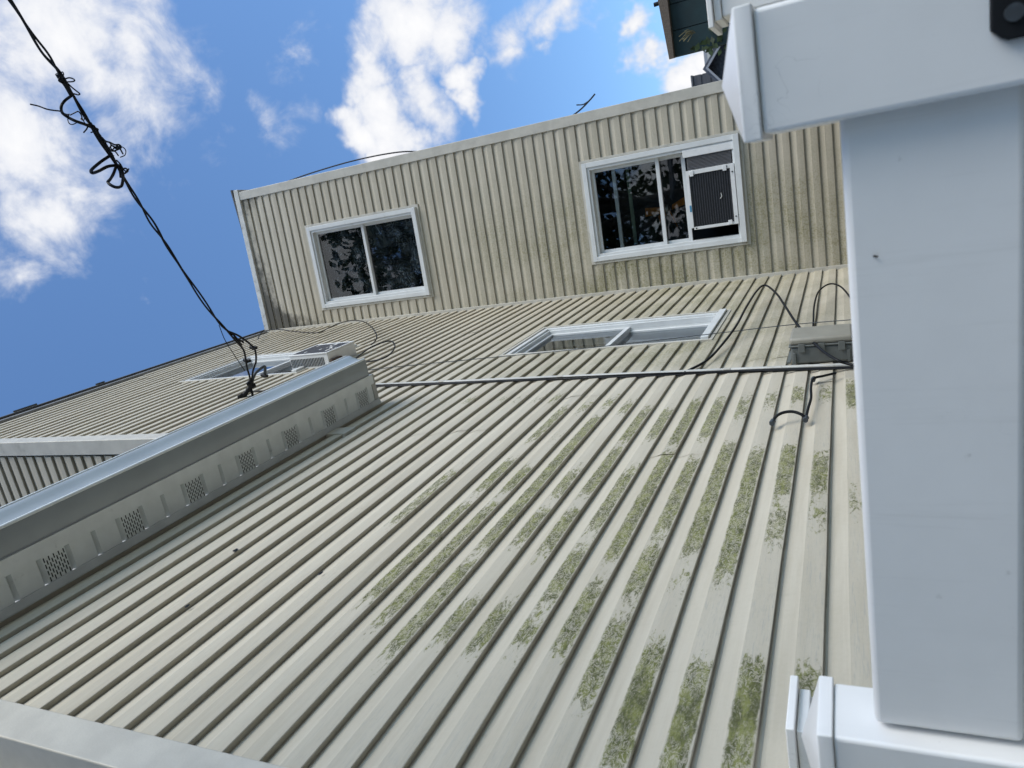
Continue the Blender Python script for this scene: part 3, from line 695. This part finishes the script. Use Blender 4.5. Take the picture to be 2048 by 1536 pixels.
tube('fork', P, .006, BLACK, rw)
cwire('thin wire bowed along the outer edge of the courtyard wall', [(572,364),(620,347),(690,326),(750,312),(800,304),(835,303)], -.10, .008)

# ------------------------------------------------------------------ service drop
path = [(-60,-110,4.6), (20,0,4.75), (75,85,4.85), (122,150,4.95), (175,240,5.05), (225,315,5.1), (265,385,5.2), (320,470,5.3), (375,555,5.4), (425,628,5.5), (455,662,5.55), (486,688,5.6)]
core = catmull([at_d(*q) for q in path], 14)
dropo = empty('service_drop', core[-1], 'twisted black service cable crossing the sky to the house with ragged wire ties', 'cable')
def strands(core, n, R, turns, r, nm):
    for j in range(n):
        pts = []
        for i, c in enumerate(core):
            d = (core[min(i+1, len(core)-1)] - core[max(i-1, 0)]).normalized(); a = d.cross(Vector((0, 0, 1))).normalized(); b = d.cross(a)
            ph = 2 * math.pi * (turns * i / len(core) + j / n) + .8 * math.sin(i * .13); rr = R * (1 + .5 * math.sin(i * .21 + 1))
            pts.append(c + a * rr * math.cos(ph) + b * rr * math.sin(ph))
        v, f = tube_data(pts, r, 7); mk(nm, v, f, BLACK, dropo, smooth=60)
strands(core, 2, .0072, 6.0, .0062, 'strand'); strands(core, 1, .010, 3.5, .003, 'thin_strand')
for pts in ([(455,662,5.55),(478,672,5.6),(500,688,5.65),(510,700,5.7),(512,722,5.75),(506,742,5.8),(503,765,5.85)], [(455,662,5.55),(470,680,5.6),(486,698,5.65),(491,715,5.7),(494,735,5.76),(499,752,5.8),(502,770,5.86)]):
    tube('tail', [at_d(*q) for q in pts], .0075, BLACK, dropo)
tube('thin_tail', [at_d(*q) for q in ((438,650,5.5),(450,680,5.55),(470,712,5.62),(490,742,5.72))], .003, BLACK, dropo)
K8 = lambda x, y, d: at_d(60 + x * .1822, 120 + y * .1822, d)
tang = [([(450,395),(390,440),(350,490),(342,540),(360,585),(420,630),(500,670),(600,705),(680,740)], .0085),
        ([(0,485),(90,505),(180,538),(260,553),(330,562),(380,590),(420,600)], .004),
        ([(870,1055),(780,1115),(690,1190),(668,1225),(690,1240),(760,1215),(850,1170),(930,1158),(990,1165)], .0095),
        ([(945,1170),(915,1250),(880,1310),(855,1340),(890,1375),(950,1398),(1000,1385),(1018,1330),(1020,1250),(1000,1190)], .0095),
        ([(350,195),(345,150),(355,130),(370,155),(355,195)], .003), ([(390,205),(430,195),(470,205),(490,222),(470,237),(410,240)], .004),
        ([(420,260),(460,300),(510,340),(545,370),(530,382),(480,370)], .004), ([(430,590),(415,650),(430,695),(465,708),(510,690)], .003),
        ([(440,605),(490,580),(530,565),(560,600),(575,650)], .0035), ([(600,620),(590,660),(560,650),(570,640),(600,690)], .003),
        ([(640,720),(620,760),(590,795)], .0045), ([(720,745),(748,760),(735,785),(715,770)], .004),
        ([(790,850),(830,890),(880,905),(930,930),(980,930),(1000,960),(960,985),(910,1000),(880,985)], .005), ([(830,920),(860,960),(890,1000),(930,960),(960,950)], .004),
        ([(880,950),(900,985),(940,1010),(970,1050)], .004), ([(990,945),(1030,965),(1052,1000),(1040,1045),(990,1068)], .003), ([(940,930),(985,970),(1020,1030)], .005),
        ([(820,900),(860,900),(890,930),(870,970),(850,950)], .0045), ([(900,940),(950,960),(985,945),(960,975),(920,960)], .005),
        ([(950,1100),(990,1140),(1020,1190),(1050,1220),(1085,1195)], .0045), ([(1020,1195),(1050,1190),(1075,1215),(1040,1245)], .0055), ([(690,790),(670,795)], .004), ([(330,190),(315,225),(350,250),(395,240)], .004)]
for k, (pts, r) in enumerate(tang):
    d0 = 4.98 + .0
    P = []
    for j, (x, y) in enumerate(pts): P.append(K8(x, y, 4.93 + (y / 1500) * .25 - .02 + .025 * math.sin(j * 1.7 + k)))
    tube('wire_tie', P, r, BLACK, dropo, n=6, seg=6)
sleeve = catmull([K8(300,150,4.96), K8(340,210,4.97), K8(390,270,4.98), K8(455,380,5.0)], 6); v, f = tube_data(sleeve, .014, 8); mk('tape_wrap', v, f, BLACK, dropo, smooth=60)
sleeve = catmull([K8(640,690,5.05), K8(710,760,5.06), K8(780,880,5.08), K8(860,1000,5.1), K8(900,1060,5.11)], 6)
v, f = tube_data(sleeve, [.010 + .006 * abs(math.sin(i * 1.1)) for i in range(len(sleeve))], 8); mk('tape_wrap', v, f, BLACK, dropo, smooth=60)
sleeve = catmull([K8(960,1150,5.12), K8(1000,1220,5.13), K8(1010,1290,5.14)], 6); v, f = tube_data(sleeve, .015, 8); mk('tape_wrap', v, f, BLACK, dropo, smooth=60)
anc = empty('cable_anchor', at_d(500, 780, 5.85), 'black cable anchor and clamps on the wall just above the gutter', 'anchor')
for pts, r in (([(503,758,5.84),(500,775,5.86),(492,785,5.88),(482,800,5.9)], .022), ([(495,764,5.84),(503,772,5.85),(510,770,5.86)], .02), ([(500,775,5.86),(505,790,5.86),(498,800,5.87)], .012), ([(485,788,5.88),(478,795,5.9),(490,802,5.9)], .016)):
    tube('clamp', [at_d(*q) for q in pts], [r * (.7 + .3 * abs(math.sin(i * .7))) for i in range(len(catmull([(0,0,0)] * len(pts), 5)))], BLACK, anc, n=5)
tube('lead', [at_d(*q) for q in ((503,765,5.85),(510,748,5.87),(520,738,5.9),(529,733,5.92),(530,745,5.95),(529,752,5.98))], .012, CABG, anc)
for q in ((507,696,5.68), (494,722,5.74), (529,752,5.97)):
    c = at_d(*q); v, f = tube_data([c + Vector((0, 0, -.03)), c, c + Vector((.01, 0, .03))], [.013, .017, .012], 8); mk('splice', v, f, BLACK, anc, smooth=40)

# ------------------------------------------------------------------ white vinyl fence and gate close to the lens
def post(name, label, x0, x1, y0, y1, ztop, cap='pyramid', group=None):
    e = empty(name, ((x0 + x1) / 2, (y0 + y1) / 2, GZ), label, 'fence post', group)
    MB().box(x0, x1, y0, y1, GZ, ztop).build('shaft', FENCE, e, bevel=.006)
    o = .006; b = MB(); zt = ztop + .0215; cx, cy = (x0 + x1) / 2, (y0 + y1) / 2
    if cap == 'pyramid':
        b.v = [Vector(p) for p in ((x0-o, y0-o, ztop), (x1+o, y0-o, ztop), (x1+o, y1+o, ztop), (x0-o, y1+o, ztop), (x0-o, y0-o, zt), (x1+o, y0-o, zt), (x1+o, y1+o, zt), (x0-o, y1+o, zt), (cx, cy, zt + .030))]
        b.f = [(3, 2, 1, 0), (0, 1, 5, 4), (1, 2, 6, 5), (2, 3, 7, 6), (3, 0, 4, 7), (4, 5, 8), (5, 6, 8), (6, 7, 8), (7, 4, 8)]
    else:
        b.box(x0 - o, x1 + o, y0 - o, y1 + o, ztop, ztop + .020); b.box(x0 - .022, x1 + .022, y0 - .022, y1 + .022, ztop + .021, ztop + .036)
    b.build('cap', FENCE, e, bevel=.0025); return e
pr = post('fence_post', 'white vinyl post with pyramid cap and black hinge plate', .021, .163, .963, 1.105, .085)
plf = post('fence_post', 'white vinyl post with pyramid cap between fence panel and siding', -.987, -.860, .963, 1.090, .058)
post('fence_post', 'white flat-capped post half hidden behind the pyramid-capped post by the siding', -1.085, -.985, 1.105, 1.205, .105, cap='flat')
cL = at_y(1425, 55, 2.218); zc_ = at_y(1414, 25, 2.218).z
post('fence_post', 'white flat-capped post behind the hinged post', cL.x + .022, cL.x + .147, 2.24, 2.365, zc_ - .036, cap='flat')
gate = empty('vinyl_fence', (-.42, 1.02, GZ), 'white vinyl fence panel with wide top rail filling the foreground', 'fence')
def rounded(x0, x1, y0, y1, z0, z1, nm, r=.012):
    MB().box(x0, x1, y0, y1, z0, z1).build(nm, FENCE, gate, bevel=r)
rounded(-.852, .040, .995, 1.045, -.187, .000, 'top_rail', .009)
rounded(-.852, .040, .995, 1.045, GZ + .08, GZ + .26, 'bottom_rail', .010)
n = 2; w_ = (.017 + .846) / n
for k in range(n):
    x = -.846 + k * w_; rounded(x + .002, x + w_ - .002, 1.008, 1.032, GZ + .262, -.1875, 'picket', .003)
# black hinge on the right post
hb = MB(); hz = -.155
hb.v = []; hp = [(.070, hz - .002), (.080, hz + .008), (.145, hz + .008), (.145, hz - .05), (.067, hz - .05), (.067, hz - .008)]
for y in (.952, .962): hb.v += [Vector((x, y, z)) for x, z in hp]
k = len(hp); hb.f = [tuple(reversed(range(k))), tuple(range(k, 2 * k))] + [(i, (i+1) % k, (i+1) % k + k, i + k) for i in range(k)]
hg = hb.build('hinge', BLACK, pr, bevel=.002)
v, f = tube_data([Vector((.092, .9515, hz - .012)), Vector((.092, .948, hz - .012))], .009, 14); mk('hinge_screw', v, f, CABG, hg, smooth=40)
# specks and a small bug on the rail
spk = tag(mk('dead_insect', [at_y(1744, 513, .9945), at_y(1749, 510, .992), at_y(1757, 512, .993), at_y(1754, 516, .9945), at_y(1749, 512.5, .990)], [(0, 1, 4), (1, 2, 4), (2, 3, 4), (3, 0, 4)], BLACK), 'tiny dark insect stuck on the white fence rail', 'insect')

# ------------------------------------------------------------------ background right: green shed, far roofs
SY = 4.2
k1 = at_y(1343, 116, SY); k2 = at_y(1450, 107, SY)
sx0, sx1, sz = k1.x, k1.x + 2.6, k1.z
shed = empty('garden_shed', ((sx0 + sx1) / 2, SY + .8, GZ), 'dark green shed with weathered wooden roof edge behind the fence posts', 'shed')
bw = .13; x = sx0
while x < sx1:
    MB().box(x + .002, min(x + bw - .002, sx1), SY, SY + .025, GZ, sz - .02).build('wall_board', GREEN, shed); x += bw
sm2 = MB(); sk2 = sx0 / SY * 1.12
sm2.v = [Vector((x, y, z)) for z in (GZ, sz - .02) for x, y in ((sx0, SY + .026), (sx0 + .03, SY + .026), (sx0 + .03 + 1.8 * sk2, SY + 1.8), (sx0 + 1.8 * sk2, SY + 1.8))]
sm2.f = [(3, 2, 1, 0), (4, 5, 6, 7), (0, 1, 5, 4), (1, 2, 6, 5), (2, 3, 7, 6), (3, 0, 4, 7)]; sm2.build('side_wall', GREEN, shed)
rb = MB(); a = at_y(1343, 118, SY - .02); b = at_y(1327, 0, SY - .02)
rb.v = [Vector((sx0 - .01, SY - .04, sz - .02)), Vector((sx1, SY - .04, sz - .02)), Vector((sx1, SY - .04, sz + .22)), Vector((sx0 - .01, SY - .04, sz + .005)),
        Vector((sx0 + 1.8 * sk2, SY + 1.8, sz - .02)), Vector((sx1, SY + 1.8, sz - .02)), Vector((sx1, SY + 1.8, sz + .22)), Vector((sx0 + 1.8 * sk2, SY + 1.8, sz + .005))]
rb.f = [(0, 1, 2, 3), (7, 6, 5, 4), (3, 2, 6, 7), (0, 4, 5, 1), (0, 3, 7, 4), (1, 5, 6, 2)]
rb.build('roof', BRWN, shed)
lv = []; lf = []
for k in range(260):
    z = random.uniform(GZ, sz - .12); x = sx0 + random.uniform(-.035, .10) * (1 if z < sz - .2 else .4); y = SY - random.uniform(.0, .05); r = random.uniform(.012, .03)
    a = random.random() * 6.28; n = len(lv); d1 = Vector((math.cos(a), random.uniform(-.5, .5), math.sin(a))); d2_ = d1.cross(Vector((.2, 1, .1))).normalized()
    c = Vector((x, y, z)); lv += [c - d1 * r, c + d2_ * r * .6, c + d1 * r, c - d2_ * r * .6]; lf.append((n, n+1, n+2, n+3))
iv = mk('ivy', lv, lf, LEAF); tag(iv, 'ragged ivy along the edge of the dark green shed', 'ivy', kind='stuff')
sp = empty('dry_sprig', at_y(1385, 66, SY - .04), 'pale dry sprig against the dark green shed wall', 'twig')
for k in range(12):
    c = at_y(1388 + random.uniform(-5, 5), 66, SY - .03); a = random.uniform(.6, 2.5); l = random.uniform(.03, .07)
    tube('twig', [c, c + Vector((math.cos(a) * l * .6, -.02, math.sin(a) * l * .4)), c + Vector((math.cos(a + .4) * l, -.03, math.sin(a) * l))], .0018, TWIG, sp, n=3, seg=5)
pole = at_y(1310, 9, SY + .2); tag(tube('roof_stick', [at_y(1308, 10, SY + .3), at_y(1335, 1, SY + .3), at_y(1380, -14, SY + .3)], .012, BLACK, smooth=False), 'dark stick poking past the shed roof edge', 'stick')

def house_far(name, label, Y, x0, x1, zt, m, roof=None):
    e = empty(name, ((x0 + x1) / 2, Y + 3, GZ), label, 'building'); MB().box(x0, x1, Y, Y + 6, GZ, zt).build('wall', m, e); return e
GREYW = mat('dark grey cladding', (.075, .075, .08), .7, var=.15, vscale=2, stretch=(1, 1, 8))
TANB = mat('tan brick', (.42, .30, .20), .85, var=.2, vscale=8); SHIN = mat('blue-grey shingle', (.075, .085, .105), .85, var=.35, vscale=14, bump=.5, bscale=30)
PALE = mat('pale gable siding', (.62, .63, .64), .6, var=.05, vscale=3)
def px(x, y, Y): q = at_y(x, y, Y); return q.x, q.z
Yf = 24.0
xa, za = px(1388, 181, Yf); xb, zb_ = px(1389, 152, Yf)
hb1 = house_far('far_house', 'small dark grey flat-topped block beyond the courtyard wall corner', Yf, xa - 1.5, xb, za, GREYW)
for k in range(8): MB().box(xa - 1.5, xb + .01, Yf - .02, Yf - .004, za - .25 - k * .28, za - .03 - k * .28).build('cladding_board', GREYW, hb1)
MB().box(xa - 1.4, xb + .03, Yf - .06, Yf + 6, za, za + .05).build('roof_cap', mat('roof metal', (.12, .12, .125), .5), hb1)
Yg = 22.0
x0, z0 = px(1447, 178, Yg); x1, z1 = px(1419, 138, Yg); x2, z2 = px(1452, 118, Yg)
hb2 = empty('far_house', (x1, Yg + 3, GZ), 'pale gabled house with blue-grey shingled roof far behind the fence', 'building')
m = MB(); m.v = [Vector((x1 - 3.2, Yg, z1 - 2.6)), Vector((x1, Yg, z1)), Vector((x1 + 2.2, Yg, z1 - 1.8)), Vector((x1 + 2.2, Yg, GZ)), Vector((x1 - 3.2, Yg, GZ))]; m.f = [(4, 3, 2, 1, 0)]; m.build('gable_wall', SHIN, hb2)
for (ax, az, bx_, bz) in ((x1 - 3.4, z1 - 2.75, x1, z1), (x1, z1, x1 + 2.4, z1 - 1.95)):
    m = MB(); t_ = .14; m.v = [Vector((ax, Yg - .3, az)), Vector((bx_, Yg - .3, bz)), Vector((bx_, Yg + 8, bz)), Vector((ax, Yg + 8, az))]; m.v += [v + Vector((0, 0, t_)) for v in m.v]
    m.f = [(3, 2, 1, 0), (4, 5, 6, 7), (0, 1, 5, 4), (1, 2, 6, 5), (2, 3, 7, 6), (3, 0, 4, 7)]; r_ = m.build('roof', SHIN, hb2)
    m = MB(); m.v = [Vector((ax, Yg - .36, az - .02)), Vector((bx_, Yg - .36, bz - .02)), Vector((bx_, Yg - .302, bz - .02)), Vector((ax, Yg - .302, az - .02))]; m.v += [v + Vector((0, 0, .07)) for v in m.v]
    m.f = [(3, 2, 1, 0), (4, 5, 6, 7), (0, 1, 5, 4), (1, 2, 6, 5), (2, 3, 7, 6), (3, 0, 4, 7)]; m.build('barge_board', mat('grey barge paint', (.30, .31, .33), .6), hb2)
wn = MB().box(x1 - .35, x1 + .35, Yg - .03, Yg - .002, z1 - 1.5, z1 - .7).build('window', WHITE, hb2)
MB().box(x1 - .28, x1 + .28, Yg - .036, Yg - .031, z1 - 1.43, z1 - .77).build('pane', DARK, wn)
Yh = 45.0
x0, z0 = px(1419, 126, Yh); x1, z1 = px(1421, 60, Yh)
hb3 = house_far('apartment_block', 'tan brick apartment block glimpsed between shed and far roofs', Yh, x0, x1 + 4, z0, TANB)
for k in range(7):
    for j in range(4):
        wx = x0 + .35 + k * 1.05; wz = z0 - 1.0 - j * 1.7
        w_ = MB().box(wx, wx + .55, Yh - .04, Yh - .005, wz, wz + .75).build('window', mat('dark window', (.05, .055, .06), .3), hb3)
        MB().box(wx - .05, wx + .6, Yh - .08, Yh - .041, wz - .1, wz - .02).build('sill', PALE, w_)
MB().box(x0 - .05, x1 + 4, Yh - .12, Yh - .045, z0 - .12, z0 + .06).build('cornice', TRIM, hb3)
tk = at_y(1413, 119, Yh)
tank = empty('roof_tank', (tk.x - .4, Yh + 1.5, z0), 'grey rooftop unit at the edge of the tan apartment block', 'rooftop unit')
MB().box(x0 + .02, x0 + .85, Yh + 1, Yh + 2, z0 + .065, z0 + .42).build('housing', mat('grey unit', (.25, .27, .30), .6), tank)

# ------------------------------------------------------------------ trees of the neighbouring yard, behind the lens: seen in the window glass
BARK = mat('grey bark', (.09, .075, .06), .9, var=.3, vscale=14, bump=.6, bscale=40)
FOL = mat('tree foliage', (.045, .075, .022), .55, var=.5, vscale=3)
def tree(label, x, y, h, rad, n):
    e = empty('tree', (x, y, GZ), label, 'tree', None)
    tv, tf = [], []
    def limb(P, r):
        v, f = tube_data(catmull(P, 4), [r * (1 - .7 * i / (len(P) * 4 - 4)) for i in range(len(P) * 4 - 3)], 8); k = len(tv); tv.extend(v); tf.extend([tuple(a + k for a in q) for q in f])
    B = Vector((x, y, GZ)); limb([B, B + Vector((.1, 0, h * .3)), B + Vector((-.1, .1, h * .6)), B + Vector((.1, 0, h * .9))], .2)
    cl = []
    for k in range(17):
        a = k * 2.4; zz_ = h * random.uniform(.20, .95); rr = rad * random.uniform(.45, .95) * (1 - .5 * abs(zz_ / h - .6))
        c = B + Vector((math.cos(a) * rr, math.sin(a) * rr, zz_)); limb([B + Vector((0, 0, zz_ * .7)), B.lerp(c, .5) + Vector((0, 0, zz_ * .45)), c], .07); cl.append((c, rad * random.uniform(.35, .55)))
    mk('trunk', tv, tf, BARK, e, smooth=60)
    lv, lf = [], []
    for k in range(n):
        c, r = random.choice(cl); d = Vector((random.gauss(0, 1), random.gauss(0, 1), random.gauss(0, .8))).normalized() * r * random.random() ** .4
        q = c + d; u = Vector((random.gauss(0, 1), random.gauss(0, 1), random.gauss(0, 1))).normalized(); w = u.orthogonal().normalized(); s_ = random.uniform(.10, .2); m_ = len(lv)
        lv += [q - u * s_, q + w * s_ * .5, q + u * s_, q - w * s_ * .5]; lf.append((m_, m_+1, m_+2, m_+3))
    mk('crown', lv, lf, FOL, e)
tree('tall leafy tree mirrored in the panes of the courtyard windows', .6, -5.2, 17.0, 3.6, 13000)
tree('shorter leafy tree beside the tall one mirrored in the panes', -4.2, -6.0, 9.0, 3.0, 6000)

# ------------------------------------------------------------------ stand everything on the ground at z = 0
for o in list(S.collection.objects):
    if o.parent is None and o.type in {'EMPTY', 'MESH'}: o.location.z += EYE
S.cycles.max_bounces = 6; S.cycles.diffuse_bounces = 3; S.cycles.glossy_bounces = 3; S.cycles.transparent_max_bounces = 6
S.render.resolution_x = 1024; S.render.resolution_y = 768
